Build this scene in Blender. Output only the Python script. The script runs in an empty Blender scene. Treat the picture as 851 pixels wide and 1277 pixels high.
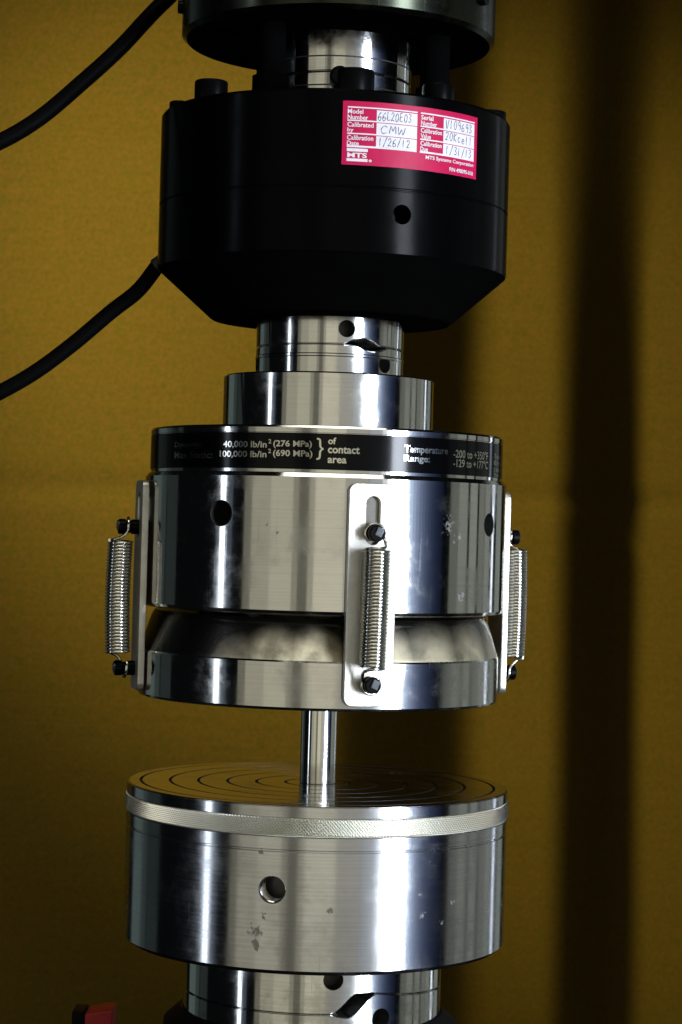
import bpy, bmesh, math, random
from mathutils import Vector, Matrix
random.seed(4)
R_ = math.radians
PI = math.pi
S = 0.00035            # metres per unit; lengths below are in units of 0.35 mm
D = 2660.0             # distance from the camera to the machine's axis, in units
scene = bpy.context.scene
C = scene.collection

# ------------------------------------------------------------------ camera
cam = bpy.data.cameras.new('camera')
cam.sensor_fit = 'VERTICAL'
cam.sensor_height = 36.0
cam.sensor_width = 24.0
cam.lens = 75.0
cam.clip_start = 0.01
cam.clip_end = 50.0
co = bpy.data.objects.new('camera', cam)
C.objects.link(co)
yaw, pitch, roll = math.atan(19.8/2660), math.atan(26.6/2660), R_(1.6)
fwd = Vector((math.sin(yaw)*math.cos(pitch), math.cos(yaw)*math.cos(pitch), math.sin(pitch)))
rgt = fwd.cross(Vector((0, 0, 1))).normalized()
upv = rgt.cross(fwd).normalized()
r2 = rgt*math.cos(roll) + upv*math.sin(roll)
u2 = upv*math.cos(roll) - rgt*math.sin(roll)
M = Matrix((r2, u2, -fwd)).transposed().to_4x4()
M.translation = Vector((0, -D*S, 0))
co.matrix_world = M
cam.dof.use_dof = True
cam.dof.focus_distance = (D-215)*S
cam.dof.aperture_fstop = 36.0
scene.camera = co

# ------------------------------------------------------------------ world, exposure
world = bpy.data.worlds.new('World')
scene.world = world
world.use_nodes = True
bg = world.node_tree.nodes['Background']
bg.inputs['Color'].default_value = (0.45, 0.55, 0.60, 1)
bg.inputs['Strength'].default_value = 0.006
scene.view_settings.view_transform = 'Standard'
scene.view_settings.look = 'None'
scene.view_settings.exposure = 0.0
scene.view_settings.gamma = 1.0
scene.view_settings.use_curve_mapping = False

# ------------------------------------------------------------------ lamps: strips added for the stripes mirrored in the steel, ceiling panel, wall spot
def strip_lamp(phi0, phi1, L, color, z0=-0.62, z1=0.66, r=1.6, spread=180):
    """upright softbox, added for its mirror image in the steel, on a ring round the machine; phi counts from the camera's side towards the right"""
    phi = R_((phi0+phi1)/2)
    w = 2*r*math.tan(R_(abs(phi1-phi0)/2))
    h = z1-z0
    d = bpy.data.lights.new('softbox', 'AREA')
    d.shape = 'RECTANGLE'
    d.size, d.size_y = w, h
    d.energy = L*PI*w*h
    d.color = color
    d.spread = R_(spread)
    o = bpy.data.objects.new('softbox', d)
    C.objects.link(o)
    pos = Vector((math.sin(phi)*r, -math.cos(phi)*r, (z0+z1)/2))
    zax = Vector((pos.x, pos.y, 0)).normalized()
    xax = Vector((0, 0, 1)).cross(zax).normalized()
    m = Matrix((xax, Vector((0, 0, 1)), zax)).transposed().to_4x4()
    m.translation = pos
    o.matrix_world = m
    return o

BEIGE = (1.0, 0.95, 0.74)
COOL = (0.80, 0.88, 1.0)
strip_lamp(-138, -124, 0.11, (0.75, 1.0, 0.95))
strip_lamp(-124, -117, 0.05, (0.75, 1.0, 0.95))
strip_lamp(-116, -104, 0.03, (0.75, 1.0, 0.95))
strip_lamp(-69.5, -66.6, 0.10, COOL)
strip_lamp(-66.5, -63.2, 4.5, COOL)
strip_lamp(-63, -58, 0.10, (0.6, 0.75, 1.0))
strip_lamp(-50, -45, 0.195, BEIGE)
strip_lamp(-45, -33, 0.403, BEIGE)
strip_lamp(-33, -19, 0.512, BEIGE)
strip_lamp(-18.8, -15.5, 0.317, BEIGE)
strip_lamp(-15.3, -10, 0.159, BEIGE)
strip_lamp(-9.8, -6.5, 0.415, BEIGE)
strip_lamp(-6.3, 12, 0.683, BEIGE)
strip_lamp(12.2, 26, 0.46, (1.0, 0.96, 0.84))
strip_lamp(26.2, 34, 0.52, (0.92, 0.96, 1.0))
strip_lamp(34.2, 37.4, 0.95, (0.90, 0.95, 1.0))
strip_lamp(37.6, 40.7, 2.2, (0.88, 0.94, 1.0))
strip_lamp(41, 50.5, 4.6, COOL, spread=50)
for k in range(12):                      # added strips fade the window's blue edge step by step
    f = k/11.0
    strip_lamp(50.6+2.2*k, 52.7+2.2*k, 1.5*math.exp(-3.8*f), (0.62-0.40*f, 0.75-0.39*f, 1.0))
strip_lamp(83, 90, 0.16, (0.95, 1.0, 0.88))
strip_lamp(90.2, 99, 0.26, (0.95, 1.0, 0.88))
strip_lamp(101, 109, 0.28, (0.95, 1.0, 0.88))
strip_lamp(111, 118, 0.20, (0.95, 1.0, 0.88))
strip_lamp(118.5, 126, 0.26, (0.95, 1.0, 0.88))
strip_lamp(129.5, 132, 2.4, COOL)
strip_lamp(137, 148, 0.24, (0.9, 1.0, 0.88))

def ceiling_panel(loc, target, sx, sy, L, color, spread=180):
    d = bpy.data.lights.new('ceiling_panel', 'AREA')
    d.shape = 'RECTANGLE'
    d.size, d.size_y = sx, sy
    d.energy = L*PI*sx*sy
    d.color = color
    d.spread = R_(spread)
    o = bpy.data.objects.new('ceiling_panel', d)
    C.objects.link(o)
    o.location = loc
    o.rotation_euler = (Vector(target)-Vector(loc)).to_track_quat('-Z', 'Y').to_euler()
    return o
ceiling_panel((0.1, -0.75, 1.75), (0, 0, 0), 1.6, 0.5, 0.9, (1.0, 0.97, 0.85), 80)

WALL_Y = 1.70
def wall_spot(loc, target, energy, color, cone, blend, radius):
    d = bpy.data.lights.new('wall_spot', 'SPOT')
    d.energy = energy
    d.color = color
    d.spot_size = R_(cone)
    d.spot_blend = blend
    d.shadow_soft_size = radius
    o = bpy.data.objects.new('wall_spot', d)
    C.objects.link(o)
    o.location = loc
    o.rotation_euler = (Vector(target)-Vector(loc)).to_track_quat('-Z', 'Y').to_euler()
    return o
wall_spot((-1.30, 0.45, 1.06), (0.13, WALL_Y, 0.15), 330.0, (1.0, 0.97, 0.68), 37.5, 0.9, 0.15)  # added lamp; its soft cone edge makes the sheet fall off into dark

# ------------------------------------------------------------------ materials
def nd(nt, t, **kw):
    n = nt.nodes.new(t)
    for k, v in kw.items():
        setattr(n, k, v)
    return n

def base_mat(name):
    m = bpy.data.materials.new(name)
    m.use_nodes = True
    nt = m.node_tree
    return m, nt, nt.nodes['Principled BSDF']

def mixc(nt, fac, a, b):
    n = nd(nt, 'ShaderNodeMix', data_type='RGBA')
    for sock, v in ((n.inputs[0], fac), (n.inputs[6], a), (n.inputs[7], b)):
        if hasattr(v, 'links'):
            nt.links.new(v, sock)
        elif isinstance(v, tuple):
            sock.default_value = (*v[:3], 1)
        else:
            sock.default_value = v
    return n.outputs[2]

def mth(nt, op, a, b=None, c=None, clamp=False):
    n = nd(nt, 'ShaderNodeMath', operation=op, use_clamp=clamp)
    for i, v in enumerate((a, b, c)):
        if v is None:
            continue
        if hasattr(v, 'links'):
            nt.links.new(v, n.inputs[i])
        else:
            n.inputs[i].default_value = v
    return n.outputs[0]

def noise(nt, vec, scale, detail=3.0, rough=0.5, stretch=None):
    if stretch:
        mp = nd(nt, 'ShaderNodeMapping')
        mp.inputs['Scale'].default_value = stretch
        nt.links.new(vec, mp.inputs['Vector'])
        vec = mp.outputs[0]
    n = nd(nt, 'ShaderNodeTexNoise')
    n.inputs['Scale'].default_value = scale
    n.inputs['Detail'].default_value = detail
    n.inputs['Roughness'].default_value = rough
    nt.links.new(vec, n.inputs['Vector'])
    return n.outputs['Fac']

def ramp(nt, fac, lo, hi):
    n = nd(nt, 'ShaderNodeMapRange', clamp=True)
    n.inputs['From Min'].default_value = lo
    n.inputs['From Max'].default_value = hi
    nt.links.new(fac, n.inputs['Value'])
    return n.outputs[0]

def steel(name, base=(0.66, 0.66, 0.64), rough=0.07, aniso=0.8, smudge=0.25, turned=0.03, spots=(), rvar=0.07, blotch=0.14):
    """turned steel: lathe lines round the axis, hand smudges, dull patches and named stains
    spots: (x, y, z, radius, colour, breakup) in object units"""
    m, nt, p = base_mat(name)
    tc = nd(nt, 'ShaderNodeTexCoord').outputs['Object']
    big = noise(nt, tc, 22, 4, 0.6)
    fine = noise(nt, tc, 160, 4, 0.65)
    blot = noise(nt, tc, 55, 6, 0.68)
    scr = noise(nt, tc, 1.0, 2, 0.5, stretch=(900, 900, 25))
    lines = noise(nt, tc, 1.0, 3, 0.7, stretch=(3, 3, 1500))
    r = mth(nt, 'ADD', mth(nt, 'MULTIPLY', ramp(nt, big, 0.35, 0.7), rvar), rough)
    r = mth(nt, 'ADD', r, mth(nt, 'MULTIPLY', ramp(nt, fine, 0.5, 0.75), rvar*0.6))
    r = mth(nt, 'ADD', r, mth(nt, 'MULTIPLY', ramp(nt, lines, 0.4, 0.7), turned))
    r = mth(nt, 'ADD', r, mth(nt, 'MULTIPLY', ramp(nt, blot, 0.50, 0.68), blotch))
    r = mth(nt, 'ADD', r, mth(nt, 'MULTIPLY', ramp(nt, scr, 0.66, 0.76), 0.10))
    dark = tuple(c*0.72 for c in base)
    col = mixc(nt, mth(nt, 'MULTIPLY', ramp(nt, big, 0.42, 0.75), smudge), base, dark)
    col = mixc(nt, mth(nt, 'MULTIPLY', ramp(nt, lines, 0.45, 0.75), 0.30), col, dark)
    met = 1.0
    for (x, y, z, rad, c, thr) in spots:
        vm = nd(nt, 'ShaderNodeVectorMath', operation='DISTANCE')
        nt.links.new(tc, vm.inputs[0])
        vm.inputs[1].default_value = (x, y, z)
        near = nd(nt, 'ShaderNodeMapRange', clamp=True)
        near.inputs['From Min'].default_value = rad
        near.inputs['From Max'].default_value = rad*0.3
        wob = mth(nt, 'MULTIPLY', mth(nt, 'SUBTRACT', noise(nt, tc, 330, 4, 0.7), 0.5), rad*3.2)
        nt.links.new(mth(nt, 'ADD', vm.outputs['Value'], wob), near.inputs['Value'])
        brk = noise(nt, tc, 620, 6, 0.72)
        f = mth(nt, 'MULTIPLY', ramp(nt, mth(nt, 'MULTIPLY', brk, near.outputs[0]), thr+(0.13 if c[0] > 0.3 else 0.02), thr+(0.30 if c[0] > 0.3 else 0.18)), 0.28 if c[0] > 0.3 else 0.92)
        col = mixc(nt, f, col, c)
        r = mth(nt, 'ADD', r, mth(nt, 'MULTIPLY', f, 0.45))
        met = mth(nt, 'SUBTRACT', met, mth(nt, 'MULTIPLY', f, 1.0), clamp=True)
    nt.links.new(col, p.inputs['Base Color'])
    nt.links.new(r, p.inputs['Roughness'])
    if hasattr(met, 'links'):
        nt.links.new(met, p.inputs['Metallic'])
    else:
        p.inputs['Metallic'].default_value = 1.0
    if aniso:
        p.inputs['Anisotropic'].default_value = aniso
        p.inputs['Anisotropic Rotation'].default_value = 0.25
        t = nd(nt, 'ShaderNodeTangent', direction_type='RADIAL', axis='Z')
        nt.links.new(t.outputs[0], p.inputs['Tangent'])
    return m

def plain(name, col, rough, metal=0.0, var=0.25, scale=120, bump=0.0, spec=0.5):
    m, nt, p = base_mat(name)
    tc = nd(nt, 'ShaderNodeTexCoord').outputs['Object']
    n = noise(nt, tc, scale, 4, 0.6)
    nt.links.new(mixc(nt, ramp(nt, n, 0.35, 0.7), col, tuple(c*(1-var) for c in col)), p.inputs['Base Color'])
    nt.links.new(mth(nt, 'ADD', mth(nt, 'MULTIPLY', n, 0.14), rough-0.07), p.inputs['Roughness'])
    p.inputs['Metallic'].default_value = metal
    p.inputs['Specular IOR Level'].default_value = spec
    if bump:
        b = nd(nt, 'ShaderNodeBump')
        b.inputs['Strength'].default_value = bump
        b.inputs['Distance'].default_value = 0.0006
        nt.links.new(noise(nt, tc, scale*6, 3, 0.6), b.inputs['Height'])
        nt.links.new(b.outputs[0], p.inputs['Normal'])
    return m

def cyl(R, th, z):
    t = R_(th)
    return Vector((R*math.sin(t)*S, -R*math.cos(t)*S, z*S))

STAIN = (0.085, 0.060, 0.018)
WHITE_SCUFF = (0.62, 0.62, 0.56)
def spot(R, th, z, rad, c, thr, base):
    v = cyl(R, th, z-base)
    return (v.x, v.y, v.z, rad*0.72*S, c, thr)

M_STEEL = steel('turned steel')
M_UPPER = steel('polished steel of the upper platen', rough=0.06, smudge=0.35, spots=[
    spot(224, 40, 14, 26, WHITE_SCUFF, 0.33, -204), spot(224, 44, 0, 18, WHITE_SCUFF, 0.36, -204),
    spot(224, 46, -72, 15, (0.08, 0.08, 0.08), 0.34, -204), spot(224, -17, 8, 9, (0.10, 0.09, 0.08), 0.30, -204),
    spot(224, -14, -1, 6, (0.14, 0.10, 0.08), 0.30, -204)])
M_LOWER = steel('turned steel of the lower platen', base=(0.58, 0.59, 0.60), blotch=0.09, rough=0.12, smudge=0.3, turned=0.05, spots=[
    spot(236, -14, -435, 10, STAIN, 0.28, -503), spot(236, -16.5, -455, 14, STAIN, 0.30, -503), spot(236, -16, -470, 12, STAIN, 0.28, -503),
    spot(236, 4.2, -428, 8, STAIN, 0.24, -503), spot(236, 31, -412, 10, (0.45, 0.42, 0.26), 0.30, -503), spot(236, 32, -436, 9, (0.45, 0.42, 0.26), 0.30, -503),
    spot(236, 39, -448, 9, (0.5, 0.48, 0.34), 0.30, -503), spot(236, -15, -364, 9, STAIN, 0.27, -503), spot(236, 43, -425, 9, (0.45, 0.42, 0.26), 0.30, -503)])
M_PLATE = steel('ground steel of the swivel plate', rough=0.06, smudge=0.55, rvar=0.16)
M_TOPFACE = steel('lapped platen face', base=(0.42, 0.40, 0.38), rough=0.10, aniso=0.0, smudge=0.5, turned=0.0)
M_GROOVE = plain('dark groove', (0.012, 0.012, 0.012), 0.5)
M_KNURL = steel('knurled steel', base=(0.74, 0.73, 0.66), rough=0.26, aniso=0.0, smudge=0.3, turned=0.0)
M_FLANGE = steel('dark steel flange', base=(0.05, 0.055, 0.04), rough=0.2, aniso=0.5, smudge=0.5)
M_BLACK = plain('black anodised casing', (0.0012, 0.0012, 0.0014), 0.18, 0.0, 0.3, 90, 0.02, 0.028)
M_SHADE_BLACK = plain('shade black', (0.002, 0.002, 0.002), 0.9, 0.0, 0.3, 90, 0.0, 0.0)  # sheenless black that paints in shade under flange and load cell
M_OXIDE = plain('black oxide screws', (0.0018, 0.0018, 0.002), 0.32, 0.0, 0.3, 300, 0.0, 0.06)
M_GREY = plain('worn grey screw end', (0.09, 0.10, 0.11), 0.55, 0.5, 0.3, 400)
M_BORE = plain('drilled bore', (0.075, 0.073, 0.068), 0.40, 0.8, 0.3, 300)  # dull bore metal, darkened for the shade in the holes
M_BRACKET = plain('blasted stainless steel', (0.56, 0.55, 0.50), 0.42, 0.9, 0.18, 140, 0.10)
M_SPRING = plain('bright spring wire', (0.78, 0.77, 0.70), 0.18, 1.0, 0.15, 200)
M_ROD = steel('polished rod steel', base=(0.72, 0.72, 0.68), rough=0.05, aniso=0.3, smudge=0.2)
M_CABLE = plain('black cable rubber', (0.002, 0.002, 0.002), 0.5, 0.0, 0.3, 200, 0.1, 0.02)
M_BAND = plain('gloss black band', (0.0015, 0.0015, 0.0018), 0.11, 0.0, 0.3, 60, 0.0, 0.14)
M_BANDTEXT = plain('bare metal lettering', (0.66, 0.65, 0.58), 0.15, 1.0, 0.2, 900)
M_RED = plain('crimson label film', (0.44, 0.007, 0.062), 0.4, 0.0, 0.12, 200, 0.0, 0.12)
M_WHITE = plain('white label film', (0.66, 0.63, 0.66), 0.45, 0.0, 0.06, 200, 0.0, 0.12)
M_INK = plain('blue black ink', (0.012, 0.02, 0.075), 0.5)
M_REDBLOCK = plain('red paint', (0.42, 0.008, 0.012), 0.5)
M_BASE = plain('blackened base steel', (0.003, 0.003, 0.0035), 0.5, 0.0, 0.3, 60, 0.1, 0.08)

def dust_shade_mat():
    m, nt, p = base_mat('dusty shaded spherical seat')
    tc = nd(nt, 'ShaderNodeTexCoord').outputs['Object']
    a = noise(nt, tc, 26, 5, 0.62)
    b = noise(nt, tc, 110, 5, 0.7)
    tot = None
    for th, z, rad, w in ((-14, -156, 52, 1.0), (-3, -150, 46, 1.0), (-25, -160, 44, 0.7), (38, -154, 58, 0.55), (56, -152, 56, 0.5), (22, -152, 48, 0.55), (74, -152, 50, 0.4)):  # dust patches, kept off the left and top to paint shade there
        v = cyl(215, th, z)
        dn = nd(nt, 'ShaderNodeVectorMath', operation='DISTANCE')
        nt.links.new(tc, dn.inputs[0])
        dn.inputs[1].default_value = (v.x, v.y, v.z+204*S)
        mr = nd(nt, 'ShaderNodeMapRange', clamp=True)
        mr.inputs['From Min'].default_value = rad*S
        mr.inputs['From Max'].default_value = rad*S*0.35
        mr.inputs['To Max'].default_value = w
        nt.links.new(dn.outputs['Value'], mr.inputs['Value'])
        tot = mr.outputs[0] if tot is None else mth(nt, 'MAXIMUM', tot, mr.outputs[0])
    brk = mth(nt, 'ADD', mth(nt, 'MULTIPLY', a, 0.7), mth(nt, 'MULTIPLY', b, 0.5))
    f = mth(nt, 'MULTIPLY', tot, ramp(nt, brk, 0.30, 0.66))
    nt.links.new(mixc(nt, f, (0.055, 0.053, 0.045), (0.68, 0.60, 0.40)), p.inputs['Base Color'])  # bare metal darkened to put the left side's shade into the colour
    nt.links.new(mth(nt, 'ADD', 0.24, mth(nt, 'MULTIPLY', f, 0.45)), p.inputs['Roughness'])
    nt.links.new(mth(nt, 'SUBTRACT', 0.97, mth(nt, 'MULTIPLY', f, 0.9)), p.inputs['Metallic'])
    bp = nd(nt, 'ShaderNodeBump')
    bp.inputs['Strength'].default_value = 0.25
    bp.inputs['Distance'].default_value = 0.0006
    nt.links.new(b, bp.inputs['Height'])
    nt.links.new(bp.outputs[0], p.inputs['Normal'])
    return m
M_DUST_SHADE = dust_shade_mat()

def card_mat():
    m, nt, p = base_mat('brown cardboard')
    tc = nd(nt, 'ShaderNodeTexCoord').outputs['Object']
    a = noise(nt, tc, 3.0, 4, 0.6)
    fibre = noise(nt, tc, 1.0, 4, 0.7, stretch=(90, 90, 260))
    grain = noise(nt, tc, 300, 3, 0.9)
    grain2 = noise(nt, tc, 230, 3, 0.9)
    flute = noise(nt, tc, 1.0, 2, 0.5, stretch=(6, 6, 190))
    col = mixc(nt, ramp(nt, a, 0.3, 0.7), (0.116, 0.070, 0.0055), (0.100, 0.064, 0.0060))
    col = mixc(nt, mth(nt, 'MULTIPLY', ramp(nt, fibre, 0.35, 0.7), 0.30), col, (0.062, 0.036, 0.003))
    col = mixc(nt, mth(nt, 'MULTIPLY', ramp(nt, grain, 0.44, 0.62), 0.75), col, (0.056, 0.049, 0.003))
    col = mixc(nt, mth(nt, 'MULTIPLY', ramp(nt, grain2, 0.46, 0.62), 0.75), col, (0.150, 0.066, 0.010))
    col = mixc(nt, mth(nt, 'MULTIPLY', ramp(nt, flute, 0.40, 0.65), 0.18), col, (0.13, 0.078, 0.006))
    nt.links.new(col, p.inputs['Base Color'])
    p.inputs['Roughness'].default_value = 0.9
    p.inputs['Specular IOR Level'].default_value = 0.05
    b = nd(nt, 'ShaderNodeBump')
    b.inputs['Strength'].default_value = 0.3
    b.inputs['Distance'].default_value = 0.001
    nt.links.new(fibre, b.inputs['Height'])
    nt.links.new(b.outputs[0], p.inputs['Normal'])
    return m
M_CARD = card_mat()

# ------------------------------------------------------------------ mesh helpers
def link(name, me, mat, parent=None, base=(0, 0, 0)):
    """me is in metres and world coordinates; it is shifted so that base becomes the object's origin"""
    b = Vector(base)
    o = bpy.data.objects.new(name, me)
    if mat and not me.materials:
        me.materials.append(mat)
    C.objects.link(o)
    if parent is not None:
        o.parent = parent
    else:
        me.transform(Matrix.Translation(-b))
        o.location = b
    return o

def tag(o, label, cat, group=None, kind=None):
    if label:
        o['label'] = label
    if cat:
        o['category'] = cat
    if group:
        o['group'] = group
    if kind:
        o['kind'] = kind
    return o

def thing(name, label, cat, group=None, loc=(0, 0, 0)):
    o = bpy.data.objects.new(name, None)
    o.empty_display_size = 0.02
    o.location = loc
    C.objects.link(o)
    return tag(o, label, cat, group)

def finish(bm, smooth=None):
    bmesh.ops.recalc_face_normals(bm, faces=bm.faces)
    me = bpy.data.meshes.new('mesh')
    bm.to_mesh(me)
    bm.free()
    if smooth is not None:
        for p in me.polygons:
            p.use_smooth = True
        me.set_sharp_from_angle(angle=R_(smooth))
    return me

def lathe(profile, n=192, cx=0.0, cy=0.0):
    """closed solid of revolution about z; profile of (radius, z) from the lower axis point to the upper one"""
    bm = bmesh.new()
    rings = []
    for (r, z) in profile:
        if r < 1e-6:
            rings.append([bm.verts.new((cx*S, cy*S, z*S))])
        else:
            rings.append([bm.verts.new(((cx+r*math.sin(2*PI*k/n))*S, (cy-r*math.cos(2*PI*k/n))*S, z*S)) for k in range(n)])
    for a, b in zip(rings[:-1], rings[1:]):
        for k in range(n):
            k2 = (k+1) % n
            if len(a) == 1 and len(b) == 1:
                continue
            if len(a) == 1:
                bm.faces.new((a[0], b[k2], b[k]))
            elif len(b) == 1:
                bm.faces.new((a[k], a[k2], b[0]))
            else:
                bm.faces.new((a[k], a[k2], b[k2], b[k]))
    return finish(bm)

def turned_normals(me, cx=0.0, cy=0.0):
    """true normals of a turned part: smooth round the axis, crisp along the profile"""
    nl = [None]*len(me.loops)
    for p in me.polygons:
        p.use_smooth = True
        c = p.center
        rad = Vector((c.x-cx*S, c.y-cy*S, 0))
        n = p.normal.copy()
        if rad.length > 1e-6:
            rad.normalize()
            tan = Vector((-rad.y, rad.x, 0))
            revolve = abs(n.dot(tan)) < 0.03
        else:
            revolve = False
        nr = n.dot(rad) if rad.length else 0
        for li in p.loop_indices:
            v = me.vertices[me.loops[li].vertex_index].co
            rv = Vector((v.x-cx*S, v.y-cy*S, 0))
            if revolve and rv.length > 1e-6:
                rv.normalize()
                nl[li] = (rv*nr + Vector((0, 0, n.z))).normalized()
            else:
                nl[li] = n
    me.normals_split_custom_set([tuple(v) for v in nl])
    return me

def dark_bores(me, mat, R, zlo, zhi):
    """drilled holes: dull surface, coloured dark for the shade inside"""
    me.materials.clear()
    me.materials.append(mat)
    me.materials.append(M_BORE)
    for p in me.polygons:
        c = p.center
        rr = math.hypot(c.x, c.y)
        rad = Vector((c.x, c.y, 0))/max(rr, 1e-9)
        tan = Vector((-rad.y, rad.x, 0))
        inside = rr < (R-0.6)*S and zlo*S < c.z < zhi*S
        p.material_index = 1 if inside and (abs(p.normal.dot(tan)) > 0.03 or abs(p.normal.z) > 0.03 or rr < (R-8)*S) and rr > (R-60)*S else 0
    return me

def cyl_mesh(p0, p1, r0, r1=None, n=32):
    """plain capped cylinder between two points (units), used for cutters and studs"""
    r1 = r0 if r1 is None else r1
    p0, p1 = Vector(p0), Vector(p1)
    ax = (p1-p0).normalized()
    x = ax.orthogonal().normalized()
    y = ax.cross(x)
    bm = bmesh.new()
    A = [bm.verts.new((p0+(x*math.cos(2*PI*k/n)+y*math.sin(2*PI*k/n))*r0)*S) for k in range(n)]
    B = [bm.verts.new((p1+(x*math.cos(2*PI*k/n)+y*math.sin(2*PI*k/n))*r1)*S) for k in range(n)]
    for k in range(n):
        bm.faces.new((A[k], A[(k+1) % n], B[(k+1) % n], B[k]))
    bm.faces.new(A[::-1])
    bm.faces.new(B)
    return finish(bm)

def box_mesh(cx, cy, cz, sx, sy, sz, bevel=0.0, rot=None):
    bm = bmesh.new()
    bmesh.ops.create_cube(bm, size=1.0)
    bmesh.ops.scale(bm, vec=(sx, sy, sz), verts=bm.verts)
    if bevel:
        bmesh.ops.bevel(bm, geom=list(bm.edges), offset=bevel, segments=3, affect='EDGES', profile=0.6)
    if rot:
        bmesh.ops.transform(bm, matrix=rot, verts=bm.verts)
    bmesh.ops.translate(bm, vec=(cx, cy, cz), verts=bm.verts)
    bmesh.ops.scale(bm, vec=(S, S, S), verts=bm.verts)
    return finish(bm, 40)

def bool_cut(me, cutters):
    o = bpy.data.objects.new('blank', me)
    C.objects.link(o)
    tmp = []
    for cme in cutters:
        c = bpy.data.objects.new('cutter', cme)
        C.objects.link(c)
        tmp.append(c)
        md = o.modifiers.new('cut', 'BOOLEAN')
        md.operation = 'DIFFERENCE'
        md.solver = 'EXACT'
        md.object = c
    dg = bpy.context.evaluated_depsgraph_get()
    dg.update()
    out = bpy.data.meshes.new_from_object(o.evaluated_get(dg))
    for c in tmp:
        cm = c.data
        bpy.data.objects.remove(c)
        bpy.data.meshes.remove(cm)
    bpy.data.objects.remove(o)
    bpy.data.meshes.remove(me)
    return out

def radial_hole(R, th, z, r, depth, n=40, r_in=None):
    t = R_(th)
    d = Vector((math.sin(t), -math.cos(t), 0))
    return cyl_mesh(d*(R-depth)+Vector((0, 0, z)), d*(R+20)+Vector((0, 0, z)), r, None, n)

def tube_mesh(pts, r, n=10, caps=True, closed_r=None):
    """round wire along a list of points (units); closed_r: radius per point"""
    pts = [Vector(p) for p in pts]
    bm = bmesh.new()
    rings = []
    prev = None
    for i, p in enumerate(pts):
        t = (pts[min(i+1, len(pts)-1)]-pts[max(i-1, 0)]).normalized()
        if prev is None:
            x = t.orthogonal().normalized()
        else:
            x = (prev - t*prev.dot(t)).normalized()
        prev = x
        y = t.cross(x)
        rr = closed_r[i] if closed_r else r
        rings.append([bm.verts.new((p+(x*math.cos(2*PI*k/n)+y*math.sin(2*PI*k/n))*rr)*S) for k in range(n)])
    for a, b in zip(rings[:-1], rings[1:]):
        for k in range(n):
            bm.faces.new((a[k], a[(k+1) % n], b[(k+1) % n], b[k]))
    if caps:
        bm.faces.new(rings[0][::-1])
        bm.faces.new(rings[-1])
    return finish(bm, 50)

def catmull(pts, k=10):
    P = [Vector(p) for p in pts]
    P = [2*P[0]-P[1]] + P + [2*P[-1]-P[-2]]
    out = []
    for i in range(1, len(P)-2):
        for j in range(k):
            t = j/k
            a, b, c, d = P[i-1], P[i], P[i+1], P[i+2]
            out.append(0.5*((2*b)+(c-a)*t+(2*a-5*b+4*c-d)*t*t+(-a+3*b-3*c+d)*t**3))
    out.append(P[-2])
    return out

def px_theta(x, axis, R):
    """angle round a cylinder at which the camera sees image column x"""
    t = 0.0
    for _ in range(30):
        m = D/(D-R*math.cos(t))
        s = max(-0.999, min(0.999, (x-axis)/(R*m)))
        t = math.asin(s)
    return math.degrees(t)

# flat print bent round a cylinder: (a, z) with a = arc length in units from theta0
def bend(me, R, th0):
    for v in me.vertices:
        t = R_(th0) + v.co.x/R
        rr = R + v.co.z
        z = v.co.y
        v.co = (rr*math.sin(t)*S, -rr*math.cos(t)*S, z*S)
    me.update()
    return me

def text_flat(body, a0, a1, z0, z1, bold=0.0, keep=False):
    """verts and faces of a line of print fitted to a box; returns (verts, faces)"""
    cu = bpy.data.curves.new('print', 'FONT')
    cu.body = body
    cu.size = 1.0
    cu.resolution_u = 3
    cu.offset = bold
    o = bpy.data.objects.new('print', cu)
    C.objects.link(o)
    dg = bpy.context.evaluated_depsgraph_get()
    dg.update()
    me = bpy.data.meshes.new_from_object(o.evaluated_get(dg))
    bpy.data.objects.remove(o)
    bpy.data.curves.remove(cu)
    xs = [v.co.x for v in me.vertices]
    ys = [v.co.y for v in me.vertices]
    sx = (a1-a0)/(max(xs)-min(xs))
    sy = (z1-z0)/(max(ys)-min(ys))
    vs = [((v.co.x-min(xs))*sx+a0, (v.co.y-min(ys))*sy+z0) for v in me.vertices]
    fs = [tuple(p.vertices) for p in me.polygons]
    bpy.data.meshes.remove(me)
    return vs, fs

def join_flat(parts, h):
    V, F = [], []
    for vs, fs in parts:
        o = len(V)
        V += [(x, y, h) for x, y in vs]
        F += [tuple(i+o for i in f) for f in fs]
    me = bpy.data.meshes.new('print')
    me.from_pydata(V, [], F)
    return me

def rect_flat(a0, a1, z0, z1, n=12):
    V, F = [], []
    for k in range(n+1):
        a = a0+(a1-a0)*k/n
        V += [(a, z0), (a, z1)]
    for k in range(n):
        F.append((2*k, 2*k+2, 2*k+3, 2*k+1))
    return V, F

def orient_out(me):
    bm = bmesh.new()
    bm.from_mesh(me)
    for f in bm.faces:
        f.normal_update()
        c = f.calc_center_median()
        if f.normal.dot(Vector((c.x, c.y, 0))) < 0:
            f.normal_flip()
    bm.to_mesh(me)
    bm.free()
    return me

def ring_varied(R, Ri, zlo, zhi, n=480, ch=1.2):
    """washer whose two faces follow zlo(theta) and zhi(theta), theta in degrees"""
    bm = bmesh.new()
    rows = [[], [], [], [], [], []]
    for k in range(n):
        th = 360.0*k/n
        t = R_(th)
        s, c = math.sin(t), -math.cos(t)
        lo, hi = zlo(th), zhi(th)
        for row, (r, z) in zip(rows, ((Ri, lo), (R-ch, lo), (R, lo+ch), (R, hi-ch), (R-ch, hi), (Ri, hi))):
            row.append(bm.verts.new((r*s*S, r*c*S, z*S)))
    for i in range(6):
        a, b = rows[i], rows[(i+1) % 6]
        for k in range(n):
            k2 = (k+1) % n
            bm.faces.new((a[k], a[k2], b[k2], b[k]))
    return finish(bm)

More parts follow.
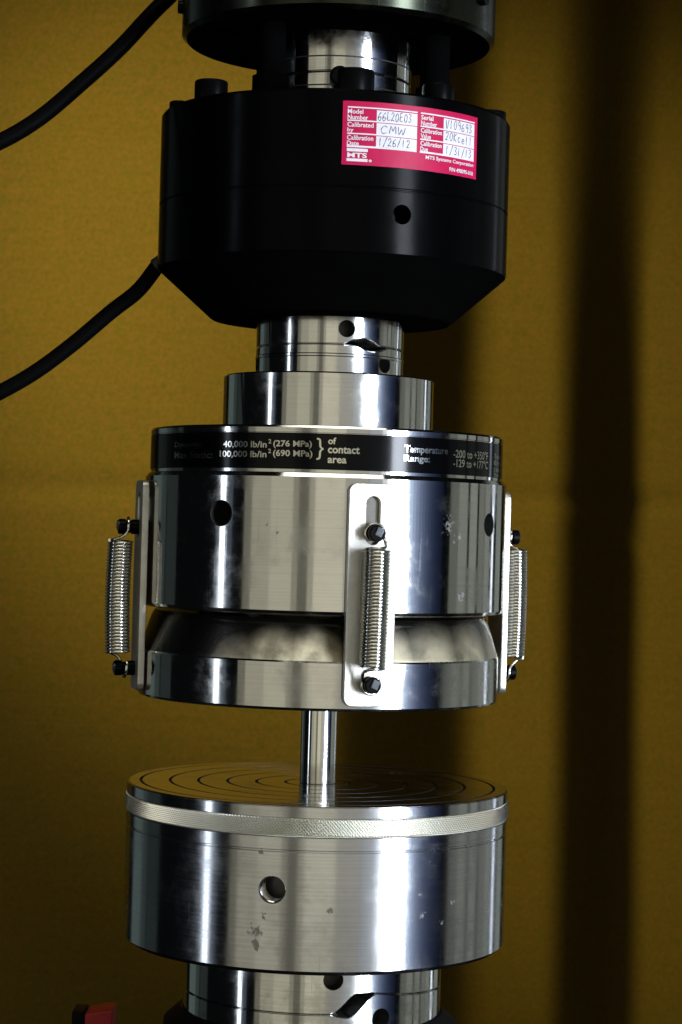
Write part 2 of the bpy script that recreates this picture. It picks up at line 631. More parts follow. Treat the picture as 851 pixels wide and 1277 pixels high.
# ------------------------------------------------------------------ backdrop: folded cardboard behind the machine
def wall_depth(x, z):
    """x in metres on the sheet; returns how far the sheet runs back at x"""
    k = WALL_Y*1.0/2.66/1000.0
    def sm(a, b, v):
        t = max(0.0, min(1.0, (v-a)/(b-a)))
        return t*t*(3-2*t)
    d = 0.0
    # px columns of the photograph at the sheet's distance
    p = x/((0.931+WALL_Y)/2660.0) + 405.0
    d += 0.175*sm(395, 606, p)  # folds sloped so that their receding faces go dark under the spot
    d += 0.104*(1-0.10*sm(-0.1, 0.6, z))*sm(708-18*sm(0.1, 0.6, z), 838+14*sm(0.1, 0.6, z), p)
    d -= 0.03*sm(-300, 300, p)
    return d

def make_wall():
    bm = bmesh.new()
    nx, nz = 240, 260
    rows = []
    for j in range(nz+1):
        z = -1.0+2.0*j/nz
        row = []
        for i in range(nx+1):
            x = -1.1+1.95*i/nx
            wob = 0.006*math.sin(z*3.1+x*2.0)+0.003*math.sin(z*7.3+1.0)+0.0035*math.exp(-((z-0.050-0.01*x)/0.016)**2)
            row.append((x, WALL_Y+wall_depth(x+0.010*math.sin(z*2.2+0.5)-0.012*z, z)+wob, z))
        rows.append(row)
    front = [[bm.verts.new(p) for p in row] for row in rows]
    back = [[bm.verts.new((p[0], p[1]+0.006, p[2])) for p in row] for row in rows]
    for j in range(nz):
        for i in range(nx):
            bm.faces.new((front[j][i], front[j][i+1], front[j+1][i+1], front[j+1][i]))
            bm.faces.new((back[j][i], back[j+1][i], back[j+1][i+1], back[j][i+1]))
    for j in range(nz):
        for i in (0, nx):
            bm.faces.new((front[j][i], front[j+1][i], back[j+1][i], back[j][i]))
    for i in range(nx):
        for j in (0, nz):
            bm.faces.new((front[j][i], front[j][i+1], back[j][i+1], back[j][i]))
    return finish(bm, 60)
wall = link('cardboard_wall', make_wall(), M_CARD, None, (0, WALL_Y, -1.0))
tag(wall, 'brown cardboard sheet with dark vertical folds hung behind the machine', 'cardboard wall')

# ------------------------------------------------------------------ base under the load train
base = link('machine_base', box_mesh(0, 0, -801, 1100, 1000, 60, 6), M_BASE, None, (0, 0, -831*S))
tag(base, 'blackened steel base slab under the lowest collar', 'machine base')
bc = link('base_collar', turned_normals(lathe([(0, -771), (183, -771), (183, -606), (163, -588), (0, -588)])), M_BASE, None, (0, 0, -771*S))
tag(bc, 'black collar with sloping shoulder at the photo\'s bottom edge, under the lowest washer', 'collar')

# ------------------------------------------------------------------ lower spiral washer
def seam_low(th):
    d = (th-27.0) % 360.0
    return -563 + 23*math.exp(-d/60.0)
def step(th, a, b):
    t = max(0.0, min(1.0, (th-a)/(b-a)))
    return t*t*(3-2*t)
def low_upper(th):                       # underside of the upper washer: climbs early
    if 8 < th < 27:
        return -563 + 23*step(th, 8, 20)
    return seam_low(th)
def low_lower(th):                       # top of the lower washer: climbs late
    if 8 < th < 28:
        return -563.8 + 22*step(th, 15, 28) - 4*math.sin(PI*(th-8)/20)
    return seam_low(th)-0.9
wz = thing('spiral_washer', 'wide steel spiral washer pair below the lowest platen', 'spiral washer', 'spiral washers of the load train', (0, 0, -588*S))
def add_part(name, me, mat, root):
    """me in world metres, made local to the root empty"""
    me.transform(Matrix.Translation(-root.location))
    if mat and not me.materials:
        me.materials.append(mat)
    o = bpy.data.objects.new(name, me)
    C.objects.link(o)
    o.parent = root
    return o
a = bool_cut(ring_varied(160, 60, low_upper, lambda t: -503), [radial_hole(160, 9, -523, 12, 26)])
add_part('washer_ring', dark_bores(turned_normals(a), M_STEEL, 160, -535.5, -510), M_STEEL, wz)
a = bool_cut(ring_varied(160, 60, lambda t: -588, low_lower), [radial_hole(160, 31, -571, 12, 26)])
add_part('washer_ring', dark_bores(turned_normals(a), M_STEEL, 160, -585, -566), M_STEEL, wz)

# ------------------------------------------------------------------ lower platen
lp = thing('lower_platen', 'large steel lower platen with knurled rim and ringed top, under the slim rod', 'platen', None, (0, 0, -503*S))
side = bool_cut(lathe([(0, -503), (231, -503), (236, -498), (236, -364.2), (234.6, -363), (234.6, -362), (236, -360.8), (236, -347), (233, -346.4),
                       (233, -324.6), (236, -324), (236, -312.5), (234.5, -311.4), (0, -311.4)], 256),
                [radial_hole(236, -11.8, -407, 16, 34), radial_hole(236, 84, -400, 13, 10)])
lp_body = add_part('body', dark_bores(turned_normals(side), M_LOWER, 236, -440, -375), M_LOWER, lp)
# threads inside the front hole
t = R_(-11.8)
dv = Vector((math.sin(t), -math.cos(t), 0))
hx = Vector((math.cos(t), math.sin(t), 0))
pts = []
for i in range(6*20):
    f = i/20.0
    pts.append(dv*(232-f*4.5)+Vector((0, 0, -407))+hx*(15.6*math.cos(2*PI*f))+Vector((0, 0, 15.6*math.sin(2*PI*f))))
th_ = add_part('screw_thread', tube_mesh(pts, 1.3, 6), M_STEEL, lp)
# top face with concentric grooves
prof = [(0, -311.4)]
radii = [40, 76, 112, 148, 183, 219]
prof_top = [(0.0, -311.0)]
for r in radii:
    prof_top += [(r-1.9, -311.0), (r-1.5, -313.2), (r+1.5, -313.2), (r+1.9, -311.0)]
prof_top += [(233.2, -311.0), (234.3, -311.6), (234.3, -316.0), (0, -316.0)]
fm = lathe(prof_top[::-1], 256)
fm.materials.append(M_TOPFACE)
fm.materials.append(M_GROOVE)
for p in fm.polygons:
    c = p.center
    rr = math.hypot(c.x, c.y)/S
    if c.z/S < -312 and rr < 225 and c.z/S > -315:
        p.material_index = 1
add_part('top_face', turned_normals(fm), None, lp)
for v in lp_body.data.vertices:      # the body stops just under the lapped face
    if abs((v.co.z+lp.location.z)/S+311.4) < 0.05:
        v.co.z = (-314.0)*S-lp.location.z
# knurled band: diamond points
def knurl():
    n, rows = 1520, 19
    bm = bmesh.new()
    g = []
    z0, z1 = -346.0, -325.0
    for j in range(rows+1):
        z = z0+(z1-z0)*j/rows
        row = []
        for k in range(n):
            a = k*0.5
            b = j*0.5
            f1 = abs(((a+b) % 2.0)-1.0)
            f2 = abs(((a-b) % 2.0)-1.0)
            h = min(f1, f2)
            r = 234.9 + 2.4*h
            if j in (0, rows):
                r = 235.6
            th = 2*PI*k/n
            row.append(bm.verts.new((r*math.sin(th)*S, -r*math.cos(th)*S, z*S)))
        g.append(row)
    lo = [bm.verts.new((230*math.sin(2*PI*k/n)*S, -230*math.cos(2*PI*k/n)*S, z0*S)) for k in range(n)]
    hi = [bm.verts.new((230*math.sin(2*PI*k/n)*S, -230*math.cos(2*PI*k/n)*S, z1*S)) for k in range(n)]
    g = [lo]+g+[hi]
    for a_, b_ in zip(g[:-1], g[1:]):
        for k in range(n):
            bm.faces.new((a_[k], a_[(k+1) % n], b_[(k+1) % n], b_[k]))
    return finish(bm)
kn = add_part('knurled_ring', knurl(), M_KNURL, lp)

# ------------------------------------------------------------------ specimen rod
rod = link('specimen_rod', turned_normals(lathe([(0, -311), (21.6, -311), (22.5, -310), (22.5, -205.0), (21.6, -204.2), (0, -204.2)], 64)),
           M_ROD, None, (0, 0, -311*S))
tag(rod, 'slim polished metal rod standing between the two platens', 'rod')

# ------------------------------------------------------------------ upper platen with swivel plate, brackets, springs
up = thing('upper_platen', 'steel upper platen with black printed band and spring brackets, above the slim rod', 'platen', None, (0, 0, -204*S))
body = bool_cut(lathe([(0, -95), (219, -95), (222.5, -93.5), (224, -90), (224, 63.6), (221.4, 68.1), (220.6, 68.6), (218, 68.6), (218, 114.6), (219.0, 115.0), (219.0, 120.2), (217.6, 122.4),
                       (216.4, 123), (0, 123)], 256),
                [radial_hole(224, -32.6, 19.5, 15.5, 40), radial_hole(224, 61.5, 15, 14, 40), radial_hole(224, 152, 19, 15, 40)])
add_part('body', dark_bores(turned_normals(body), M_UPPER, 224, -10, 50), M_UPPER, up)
sp_prof = [(0, -204), (219.5, -204), (222, -203), (223, -200.5), (223, -149), (222, -147)]
SX = -3.0
add_part('swivel_plate', turned_normals(lathe(sp_prof+[(0, -147)], 256, SX), SX), M_PLATE, up)
seat_prof = [(0, -148.5), (221.5, -148.5), (221.5, -146.9)]
for k in range(1, 13):
    f = k/12.0
    seat_prof.append((221.5-15.0*f+0.6*math.sin(PI*f)-10*max(0, f-0.88), -146.9+47.5*f))
seat_prof += [(150, -98.4), (150, -95.2), (0, -95.2)]
sm_ = lathe(seat_prof, 192, SX)
for p in sm_.polygons:
    p.use_smooth = True
sm_.set_sharp_from_angle(angle=R_(35))
add_part('spherical_seat', sm_, M_DUST_SHADE, up)

# printed band
RB = 218.0
V = []
AX = 405.7
bandm = bmesh.new()
nb = 256
rows = []
for (r, z) in ((RB+0.1, 72.3), (RB+0.9, 72.6), (RB+0.9, 113.6), (RB+0.1, 113.9)):
    rows.append([bandm.verts.new((r*math.sin(2*PI*k/nb)*S, -r*math.cos(2*PI*k/nb)*S, z*S)) for k in range(nb)])
for a_, b_ in zip(rows[:-1], rows[1:]):
    for k in range(nb):
        bandm.faces.new((a_[k], a_[(k+1) % nb], b_[(k+1) % nb], b_[k]))
band = add_part('printed_band', turned_normals(orient_out(finish(bandm))), M_BAND, up)
def band_a(x, dy=0):
    return RB*R_(px_theta(x, AX, RB))
def band_z(x, y):
    """height on the band that the camera sees at image point (x, y)"""
    th = R_(px_theta(x, AX, RB))
    m = D/(D-RB*math.cos(th))
    return (664-(y-(x-AX)*0.0277))/m
def bt(s, x0, x1, ybot, ytop, bold=0.0):
    xm = (x0+x1)/2
    return text_flat(s, band_a(x0), band_a(x1), band_z(xm, ybot), band_z(xm, ytop), bold)
texts = [
    bt('Dynamic:', 217, 250, 559.0, 550.5, 0.012), bt('Max Static:', 217, 264, 571.0, 562.5, 0.012),
    bt('40,000 lb/in', 277, 331, 558.6, 549.3, 0.018), bt('2', 333, 336.5, 552.5, 547.0, 0.02), bt('(276 MPa)', 339, 387, 558.8, 548.6, 0.02),
    bt('100,000 lb/in', 273, 331, 570.8, 561.5, 0.018), bt('2', 333, 336.5, 564.6, 559.1, 0.02), bt('(690 MPa)', 339, 388, 571.0, 560.6, 0.02),
    bt('}', 393, 401.5, 573.0, 545.5, 0.0),
    bt('of', 407, 417, 553.5, 545.0, 0.024), bt('contact', 407, 446.5, 565.2, 556.6, 0.024), bt('area', 407, 430.5, 577.2, 570.5, 0.024),
    bt('Temperature', 502, 556, 567.5, 555.8, 0.022), bt('Range:', 502, 534, 578.0, 567.0, 0.022),
    bt('-200 to +350\u00b0F', 563, 606, 571.5, 561.0, 0.012), bt('-129 to +177\u00b0C', 563, 606, 583.0, 572.6, 0.012),
    bt('170 max load', 613.4, 621.5, 572.0, 565.5, 0.0), bt('400 lb mass', 613.4, 621.5, 580.0, 573.5, 0.0),
    bt('to be level', 613.4, 621.5, 588.0, 581.5, 0.0), bt('100 percent', 613.4, 621.5, 596.0, 589.5, 0.0),
]
bl = bend(join_flat(texts, 1.05), RB, 0.0)
add_part('lettering', orient_out(bl), M_BANDTEXT, up)
bl_o = [o for o in up.children if o.name.startswith('lettering')][0]
bl_o.parent = band

# brackets -----------------------------------------------------------------
def bracket_plate():
    """slotted plate with clipped corners in (u, z), 8 units thick"""
    cu = bpy.data.curves.new('plate', 'CURVE')
    cu.dimensions = '2D'
    cu.fill_mode = 'BOTH'
    cu.extrude = 3.2
    cu.bevel_depth = 0.8
    cu.bevel_resolution = 2
    cu.resolution_u = 8
    hw, zt, zb = 28.0, 57.0, -196.0
    def corner(cx, cz, sx, sz, c=9.5):
        return (cx, cz)
    outline = []
    for (cx, cz, a0) in ((hw-9, zt-9, 0), (-hw+9, zt-9, 90), (-hw+9, zb+9, 180), (hw-9, zb+9, 270)):
        for k in range(7):
            t_ = R_(a0+15*k)
            outline.append((cx+9*math.cos(t_), cz+9*math.sin(t_)))
    slot = []
    for k in range(13):
        t_ = R_(15*k)
        slot.append((9*math.cos(t_), 35+9*math.sin(t_)))
    for k in range(13):
        t_ = R_(180+15*k)
        slot.append((9*math.cos(t_), -4+9*math.sin(t_)))
    for poly in (outline, slot):
        s = cu.splines.new('POLY')
        s.points.add(len(poly)-1)
        for pt, (x, y) in zip(s.points, poly):
            pt.co = (x, y, 0, 1)
        s.use_cyclic_u = True
    o = bpy.data.objects.new('plate', cu)
    C.objects.link(o)
    dg = bpy.context.evaluated_depsgraph_get()
    dg.update()
    me = bpy.data.meshes.new_from_object(o.evaluated_get(dg))
    bpy.data.objects.remove(o)
    bpy.data.curves.remove(cu)
    for v in me.vertices:
        v.co = v.co*S
    for p in me.polygons:
        p.use_smooth = True
    me.set_sharp_from_angle(angle=R_(35))
    me.materials.clear()
    return me

ZT, ZB = 1.0, -171.0             # stud heights
S0, S1 = -16.0, -152.0           # spring ends
# local bracket frame: x = tangent, y = height, z = outward; origin on the machine's axis
def spring_mesh(rad_pos, bow=0.0, lean=0.0):
    turns, rr = 34, 13.6
    pts = []
    N = turns*20
    for i in range(N+1):
        f = i/N
        a_ = 2*PI*turns*f + PI/2
        z = S0+(S1-S0)*f
        b_ = bow*math.sin(PI*f)
        pts.append((rr*math.cos(a_)+lean*(f-0.5), z, rad_pos+b_+rr*math.sin(a_)))
    # hooks: leave the last coil, swing up and loop round the stud
    def hook(zs, zend, sgn):
        out = []
        z0_ = zend
        path = [(2, z0_, rad_pos+11.5), (8.5, z0_+sgn*1.5, rad_pos+7), (11.3, z0_+sgn*6, rad_pos-2)]
        for k in range(0, 13):
            t_ = R_(-20+20*k)
            path.append((10.8*math.cos(t_), zs+sgn*10.8*math.sin(t_), rad_pos-7-0.3*k))
        return catmull(path, 4)
    top = hook(ZT, S0, 1)
    bot = hook(ZB, S1, -1)
    bot = [Vector((-p.x, p.y, p.z)) for p in bot]
    return pts, top, bot

BR = []
for (th, rp, bow, lean) in ((13.6, 252, 1.0, -2.0), (-76.4, 255, 1.8, 0.0), (103.6, 251, 1.5, 0.0)):
    rot = Matrix.Rotation(R_(th), 4, 'Z')
    # local (x, y, z) -> world: tangent, up, outward
    loc = rot @ Matrix(((1, 0, 0, 0), (0, 0, -1, 0), (0, 1, 0, 0), (0, 0, 0, 1)))
    inv = Matrix.Translation(-up.location)
    pm = bracket_plate()
    pm.transform(loc @ Matrix.Translation(Vector((0, 0, 230*S))))
    br = add_part('spring_bracket', pm, M_BRACKET, up)
    pts, top, bot = spring_mesh(rp, bow, lean)
    for (nm, path, n_) in (('spring', pts, 8),):
        m_ = tube_mesh(path, 1.92, n_)
        h1 = tube_mesh(top, 1.85, 8)
        h2 = tube_mesh(bot, 1.85, 8)
        bm = bmesh.new()
        for q in (m_, h1, h2):
            bm.from_mesh(q)
        me = bpy.data.meshes.new('spring')
        bm.to_mesh(me)
        bm.free()
        for p in me.polygons:
            p.use_smooth = True
        me.transform(loc)
        add_part(nm, me, M_SPRING, up).parent = br
    for zc, inner in ((ZT, 222.0), (ZB, 227.0)):
        # round stud with a collar and a worn flat end
        pr = [(0, inner), (9.0, inner), (9.0, rp-13), (7.4, rp-12), (7.4, rp-6), (9.4, rp-5), (9.4, rp+2), (8.2, rp+3.4), (0, rp+3.4)]
        sm = lathe(pr, 24)
        for v in sm.vertices:
            v.co.y, v.co.z = v.co.y+zc*S, v.co.z
        sm.transform(loc)
        for p in sm.polygons:
            p.use_smooth = True
        sm.set_sharp_from_angle(angle=R_(30))
        st = add_part('stud', sm, M_OXIDE, up)
        st.parent = br
        gm = box_mesh(2.2, zc+1.5 if zc > -50 else zc+1.0, rp+3.8, 8.5, 10.5, 3.4, 0.7, Matrix.Rotation(R_(-24), 4, 'Z'))
        gm.transform(loc)
        add_part('stud_end', gm, M_GREY, up).parent = br

# ------------------------------------------------------------------ adapter disc and middle spiral washer
ad = link('adapter_disc', turned_normals(lathe([(0, 123.3), (130, 123.3), (131, 124.3), (131, 190), (129.4, 191.8), (0, 191.8)], 192)), M_STEEL, None, (0, 0, 123*S))
tag(ad, 'plain steel disc standing on top of the black banded platen', 'steel disc')

def bump(th, c, w):
    d = abs((th-c+180) % 360-180)
    return max(0.0, math.cos(PI*d/(2*w))) if d < w else 0.0
def seam_mid(th):
    return 227.0 + 1.0*math.cos(R_(th))
mw = thing('spiral_washer', 'steel spiral washer pair with crescent slot between black load cell and steel disc', 'spiral washer',
           'spiral washers of the load train', (0, 0, 192*S))
a = bool_cut(ring_varied(92, 40, lambda t: 192, lambda t: seam_mid(t)-0.5-6.0*bump(t, 35, 15)),
             [radial_hole(92, 47.5, 207, 10.5, 24), radial_hole(92, -78, 208, 10.5, 24)])
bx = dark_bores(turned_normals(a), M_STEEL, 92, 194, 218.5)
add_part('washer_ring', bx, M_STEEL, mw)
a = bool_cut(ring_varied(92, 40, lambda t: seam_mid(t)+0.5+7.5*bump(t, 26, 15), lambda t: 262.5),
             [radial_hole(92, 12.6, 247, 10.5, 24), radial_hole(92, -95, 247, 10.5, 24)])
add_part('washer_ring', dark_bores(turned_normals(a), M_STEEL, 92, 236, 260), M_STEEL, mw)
# scribed rings round the washers
def hoop(R, z, h, d=0.7):
    bm = bmesh.new()
    n = 192
    rr = []
    for (r, zz) in ((R+0.05, z-h), (R+d, z-h*0.5), (R+d, z+h*0.5), (R+0.05, z+h)):
        rr.append([bm.verts.new((r*math.sin(2*PI*k/n)*S, -r*math.cos(2*PI*k/n)*S, zz*S)) for k in range(n)])
    for a_, b_ in zip(rr[:-1], rr[1:]):
        for k in range(n):
            bm.faces.new((a_[k], a_[(k+1) % n], b_[(k+1) % n], b_[k]))
    return turned_normals(orient_out(finish(bm)))
add_part('rim_band', hoop(92, 215, 2.2), M_STEEL, mw)

# ------------------------------------------------------------------ load cell
lc = thing('load_cell', 'black round load cell with crimson calibration label and sloping underside', 'load cell', None, (0, 0, 262.5*S))
lcm = lathe([(0, 262.5), (148, 262.5), (150.5, 264), (216, 321.5), (217, 324), (217, 397), (215.9, 398), (215.9, 399), (217, 400), (217, 508), (215, 511), (0, 511)], 256)
tf = R_(21.6)
rotf = Matrix.Rotation(tf, 4, 'Z')
fb = box_mesh(0, -(215.2+20), 366, 80, 40, 60)
fb.transform(rotf)
lcm = bool_cut(lcm, [fb, radial_hole(217, 21.6, 370, 11.5, 26)])
lcm = turned_normals(lcm)
lcm.materials.clear()
lcm.materials.append(M_BLACK)
lcm.materials.append(M_SHADE_BLACK)
for p in lcm.polygons:
    p.material_index = 1 if p.normal.z < -0.4 else 0  # underside gets black without sheen, as shade
add_part('body', lcm, None, lc)

def bolt_mesh(x, y, z0, r, h):
    """socket cap screw: knurl-less head with a hex socket in its top"""
    n = 36
    bm = bmesh.new()
    def ring(rad, z, seg=n):
        return [bm.verts.new(((x+rad*math.cos(2*PI*k/n))*S, (y+rad*math.sin(2*PI*k/n))*S, z*S)) for k in range(seg)]
    def hexr(rad, z):
        out = []
        for k in range(n):
            a_ = 2*PI*k/n
            m = rad/math.cos(((a_+PI/6) % (PI/3))-PI/6)
            out.append(bm.verts.new(((x+m*math.cos(a_))*S, (y+m*math.sin(a_))*S, z*S)))
        return out
    R4 = [ring(r, z0), ring(r, z0+h-2.5), ring(r-0.8, z0+h-0.8), ring(r-2.6, z0+h), hexr(r*0.5, z0+h), hexr(r*0.5, z0+h*0.45)]
    for a_, b_ in zip(R4[:-1], R4[1:]):
        for k in range(n):
            bm.faces.new((a_[k], a_[(k+1) % n], b_[(k+1) % n], b_[k]))
    bm.faces.new(R4[0][::-1])
    bm.faces.new(R4[-1])
    return finish(bm, 35)
for (th, Rb, r, h) in ((6, 186, 24, 27), (-54, 186, 20, 26), (40, 186, 19, 22), (-84, 196, 12, 18), (83, 192, 20, 16), (132, 186, 20, 26), (-130, 186, 20, 26), (180, 186, 20, 26)):
    t = R_(th)
    add_part('bolt', bolt_mesh(Rb*math.sin(t), -Rb*math.cos(t), 511, r, h), M_OXIDE, lc)
# rounded plug beside the front bolt
pl = cyl_mesh((3, -200, 529), (3, -165, 529), 12.0, None, 32)
bm = bmesh.new()
bm.from_mesh(pl)
bmesh.ops.bevel(bm, geom=[e for e in bm.edges if len(e.link_faces) == 2 and e.calc_face_angle() > 1.0], offset=3*S, segments=3, affect='EDGES')
pm = finish(bm, 35)
add_part('plug', pm, M_OXIDE, lc)
# uprights behind the label edge reaching for the flange
for (x, y, r) in ((-80, -105, 22), (119, -60, 23)):
    add_part('stud', turned_normals(lathe([(0, 511), (r, 511), (r, 545), (r*0.78, 547), (r*0.78, 608.6), (0, 608.6)], 40, x, y), x, y), M_SHADE_BLACK, lc)  # coloured sheenless black so that they sink into the shade
# gland where the lower cable leaves
gl = add_part('cable_gland', cyl_mesh((-202, 8, 341), (-221, 8, 326), 10.6, 10.6, 28), plain('dull green brass', (0.03, 0.045, 0.03), 0.5, 0.7), lc)

# calibration label ---------------------------------------------------------
RL = 217.0
TH0, TH1 = 2.0, 50.3
AL = RL*R_(TH1-TH0)
ZL0, ZL1 = 423.0, 496.5
HL = ZL1-ZL0
def U(u): return u*AL
def W(v): return ZL1-v*HL
lab = bend(join_flat([rect_flat(0, AL, ZL0, ZL1, 40)], 0.5), RL, TH0)
labo = add_part('calibration_label', orient_out(lab), M_RED, lc)
cells, lines = [], []
for i, (v0, v1) in enumerate(((0.125, 0.295), (0.325, 0.50), (0.53, 0.695))):
    cells.append(rect_flat(U(0.215), U(0.488), W(v1), W(v0), 12))
    cells.append(rect_flat(U(0.688), U(0.968), W(v1), W(v0), 12))
for v in (0.098, 0.305, 0.51, 0.71):
    h = 0.010 if v < 0.7 else 0.014
    lines.append(rect_flat(U(0.03), U(0.488), W(v+h), W(v-h), 12))
    lines.append(rect_flat(U(0.512), U(0.968), W(v+h), W(v-h), 12))
lines.append(rect_flat(U(0.03), U(0.163), W(0.79), W(0.742), 6))
lines.append(rect_flat(U(0.03), U(0.163), W(0.945), W(0.90), 6))
me = bend(join_flat(cells, 0.75), RL, TH0)
add_part('writing_cells', orient_out(me), M_WHITE, lc).parent = labo
def lt(s, u0, u1, v0, v1, bold=0.02):
    return text_flat(s, U(u0), U(u1), W(v1), W(v0), bold)
tx = list(lines)
for s, u0, u1, v0, v1 in (('Model', 0.03, 0.128, 0.125, 0.20), ('Number', 0.03, 0.160, 0.215, 0.29),
                          ('Calibrated', 0.03, 0.196, 0.33, 0.405), ('by', 0.03, 0.07, 0.42, 0.50),
                          ('Calibration', 0.03, 0.196, 0.535, 0.61), ('Date', 0.03, 0.105, 0.625, 0.695),
                          ('Serial', 0.515, 0.605, 0.125, 0.20), ('Number', 0.515, 0.635, 0.215, 0.29),
                          ('Calibration', 0.515, 0.675, 0.33, 0.405), ('Value', 0.515, 0.59, 0.42, 0.495),
                          ('Calibration', 0.515, 0.675, 0.535, 0.61), ('Due', 0.515, 0.57, 0.625, 0.695),
                          ('MTS', 0.034, 0.158, 0.808, 0.885), ('MTS Systems Corporation', 0.555, 0.965, 0.755, 0.83),
                          ('\u00ae', 0.17, 0.19, 0.905, 0.945), ('P/N 498095-01B', 0.745, 0.965, 0.885, 0.95)):
    tx.append(lt(s, u0, u1, v0, v1, 0.028 if s == 'MTS' else 0.018))
me = bend(join_flat(tx, 0.95), RL, TH0)
add_part('lettering', orient_out(me), M_WHITE, lc).parent = labo

GLY = {
    '6': [[(.8, 1), (.35, .75), (.1, .35), (.2, .05), (.55, 0), (.8, .2), (.65, .45), (.3, .42), (.12, .25)]],
    'L': [[(.15, 1), (.12, .5), (.1, .05), (.45, 0), (.8, .05)]],
    '2': [[(.1, .75), (.3, .98), (.65, .95), (.75, .7), (.5, .4), (.1, .02), (.45, .08), (.9, .02)]],
    '0': [[(.5, 1), (.2, .8), (.1, .4), (.3, .03), (.65, .1), (.85, .5), (.75, .88), (.45, 1)]],
    'E': [[(.75, 1), (.15, .95), (.12, .5), (.1, 0), (.8, .03)], [(.12, .5), (.65, .53)]],
    '3': [[(.12, .9), (.5, 1), (.78, .8), (.4, .55), (.8, .32), (.6, .03), (.1, .08)]],
    'C': [[(.85, .85), (.5, 1), (.15, .7), (.12, .3), (.4, .02), (.85, .15)]],
    'M': [[(.05, 0), (.2, 1), (.5, .35), (.8, 1), (.95, 0)]],
    'W': [[(.0, 1), (.22, 0), (.5, .7), (.75, 0), (1, 1)]],
    '1': [[(.45, 1), (.4, .5), (.42, 0)]],
    '/': [[(.9, 1.15), (.5, .5), (.1, -.15)]],
    'V': [[(.05, 1), (.4, 0), (.85, 1.1)]],
    '9': [[(.8, .8), (.45, 1), (.15, .75), (.4, .5), (.78, .7), (.75, .3), (.6, 0)]],
    'K': [[(.15, 1), (.12, 0)], [(.8, .95), (.18, .45), (.85, 0)]],
    'c': [[(.8, .5), (.45, .6), (.15, .3), (.4, 0), (.85, .1)]],
    'e': [[(.15, .3), (.75, .35), (.6, .6), (.25, .55), (.12, .25), (.4, 0), (.85, .1)]],
    'l': [[(.45, 1.05), (.4, .5), (.42, 0)]],
}
def scrawl(s, u0, u1, v0, v1, wline=0.95):
    n = len(s)
    parts = []
    cw = (u1-u0)/n
    for i, ch in enumerate(s):
        if ch == ' ':
            continue
        jx, jy = random.uniform(-.05, .05), random.uniform(-.08, .08)
        sl = 0.14+random.uniform(-.04, .06)
        for st in GLY[ch]:
            p = catmull([(U(u0+cw*(i+jx+0.06+0.84*x+sl*(y-.5)*.5)), W(v1-(v1-v0)*(y+jy)), 0) for x, y in st], 4)
            vs, fs = [], []
            for k, q in enumerate(p):
                t_ = (p[min(k+1, len(p)-1)]-p[max(k-1, 0)])
                if t_.length < 1e-6:
                    t_ = Vector((1, 0, 0))
                t_.normalize()
                nn = Vector((-t_.y, t_.x, 0))*wline*0.5*(0.85+0.25*math.sin(k*0.9+i))
                vs += [((q+nn).x, (q+nn).y), ((q-nn).x, (q-nn).y)]
                if k:
                    fs.append((2*k-2, 2*k-1, 2*k+1, 2*k))
            parts.append((vs, fs))
    return parts
ink = []
ink += scrawl('66L20E03', 0.222, 0.45, 0.145, 0.275)
ink += scrawl('CMW', 0.235, 0.41, 0.355, 0.475)
ink += scrawl('1/26/12', 0.225, 0.445, 0.555, 0.675)
ink += scrawl('V109693', 0.70, 0.945, 0.145, 0.28)
ink += scrawl('20Kcell', 0.70, 0.945, 0.345, 0.475)
ink += scrawl('1/31/13', 0.705, 0.945, 0.55, 0.675)
me = bend(join_flat(ink, 1.0), RL, TH0)
add_part('handwriting', orient_out(me), M_INK, lc).parent = labo

# ------------------------------------------------------------------ top washer and flange
tw = thing('spiral_washer', 'steel spiral washer pair with scribed lines between black load cell and top flange', 'spiral washer',
           'spiral washers of the load train', (0, 0, 511*S))
def seam_top(th):
    return 556.0 + 2.0*math.cos(R_(th-40))
add_part('washer_ring', turned_normals(ring_varied(92, 40, lambda t: 511.3, lambda t: seam_top(t)-0.8)), M_STEEL, tw)
add_part('washer_ring', turned_normals(ring_varied(92, 40, lambda t: seam_top(t)+0.8, lambda t: 608.7)), M_STEEL, tw)
for z in (533, 541, 576):
    add_part('scribed_line', hoop(92, z, 0.9, 0.35), M_GROOVE, tw)

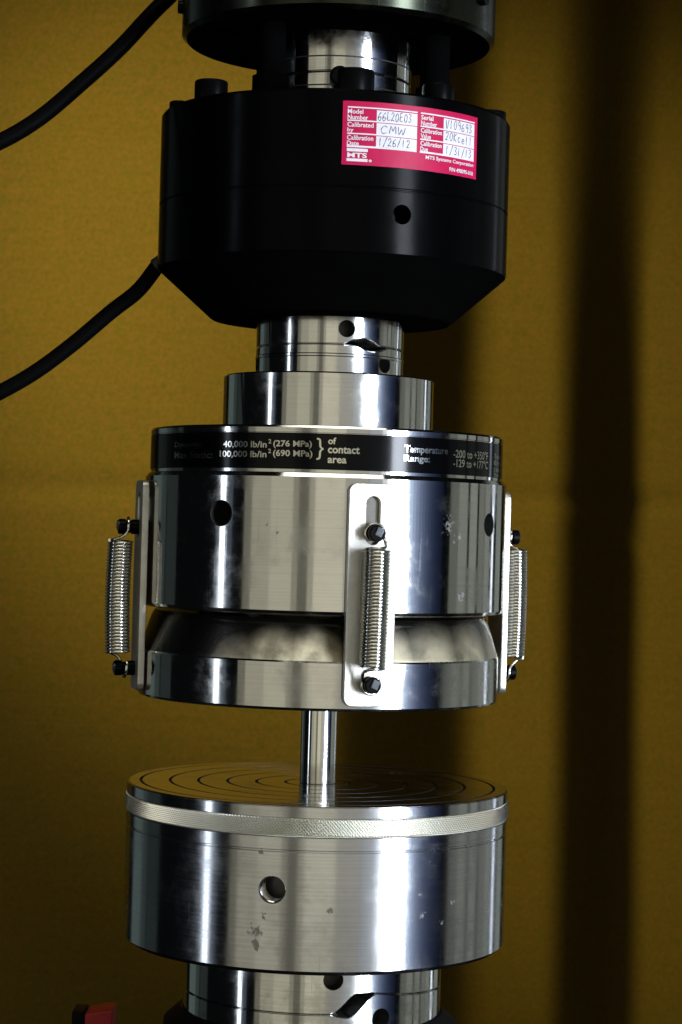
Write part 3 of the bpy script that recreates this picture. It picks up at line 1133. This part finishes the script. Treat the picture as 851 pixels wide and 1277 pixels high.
fl = thing('mounting_flange', 'dark round steel flange at the top edge above the black load cell', 'flange', None, (0, 0, 609*S))
flm = turned_normals(lathe([(0, 609), (189, 609), (195, 614), (195, 760), (0, 760)], 192))
flm.materials.append(M_FLANGE)
flm.materials.append(M_SHADE_BLACK)
for p in flm.polygons:
    p.material_index = 1 if p.normal.z < -0.9 else 0  # steel underside painted black in place of its shade
add_part('disc', flm, None, fl)
for th in (62, -88):
    t = R_(th)
    dv = Vector((math.sin(t), -math.cos(t), 0))
    add_part('set_screw', cyl_mesh(dv*190+Vector((0, 0, 650)), dv*201+Vector((0, 0, 650)), 9, 8, 24), M_OXIDE, fl)

# ------------------------------------------------------------------ cables
def at(x, y, depth):
    """point at image (x, y) on the plane that lies depth units behind the axis"""
    f = (D+depth)/D
    # undo the camera's roll about the picture's centre
    dx, dy = x-425.5, 638-y
    c, s = math.cos(roll), math.sin(roll)
    rx, ry = dx*c-dy*s, dx*s+dy*c
    return Vector(((rx+19.8)*f, depth, (ry+26.6)*f))
p = [at(430, -150, 160), at(300, -85, 120), at(205, 0, 60), at(150, 58, 40), at(102, 102, 30), at(50, 146, 20), at(0, 176, 10), at(-70, 205, 0), at(-170, 220, 0), at(-290, 200, 0)]
cb = link('signal_cable', tube_mesh(catmull(p, 12), 10.2, 20), M_CABLE, None, p[2]*S)
tag(cb, 'black cable sweeping down to the left from the top flange', 'cable', 'black cables on the left')
g0 = Vector((-218, 8, 328.4))
p = [g0, at(172, 362, 12), at(138, 389, 14), at(92, 428, 12), at(45, 463, 8), at(0, 489, 4), at(-60, 518, 0), at(-160, 545, 0), at(-280, 540, 0)]
cb = link('signal_cable', tube_mesh(catmull(p, 12), 9.6, 20), M_CABLE, None, g0*S)
tag(cb, 'black cable leaving the left side of the black load cell near its sloping base', 'cable', 'black cables on the left')

# ------------------------------------------------------------------ red block on the base slab
q = at(127, 1262, 430)
rb = thing('red_block', 'small red block with black side at the lower left edge', 'block', None, (q.x*S, q.y*S, -771*S))
zt = at(127, 1254, 430).z
h = zt+771
rm = box_mesh(q.x, q.y, -771+h/2, 40, 60, h, 3)
for v in rm.vertices:
    if v.co.z/S > -771+h*0.6:
        v.co.z += (v.co.x/S-q.x)*0.17*S
add_part('red_face', rm, M_REDBLOCK, rb)
add_part('black_side', box_mesh(q.x-30, q.y+4, -771+(h-2)/2, 19, 56, h-2, 4), M_BASE, rb)
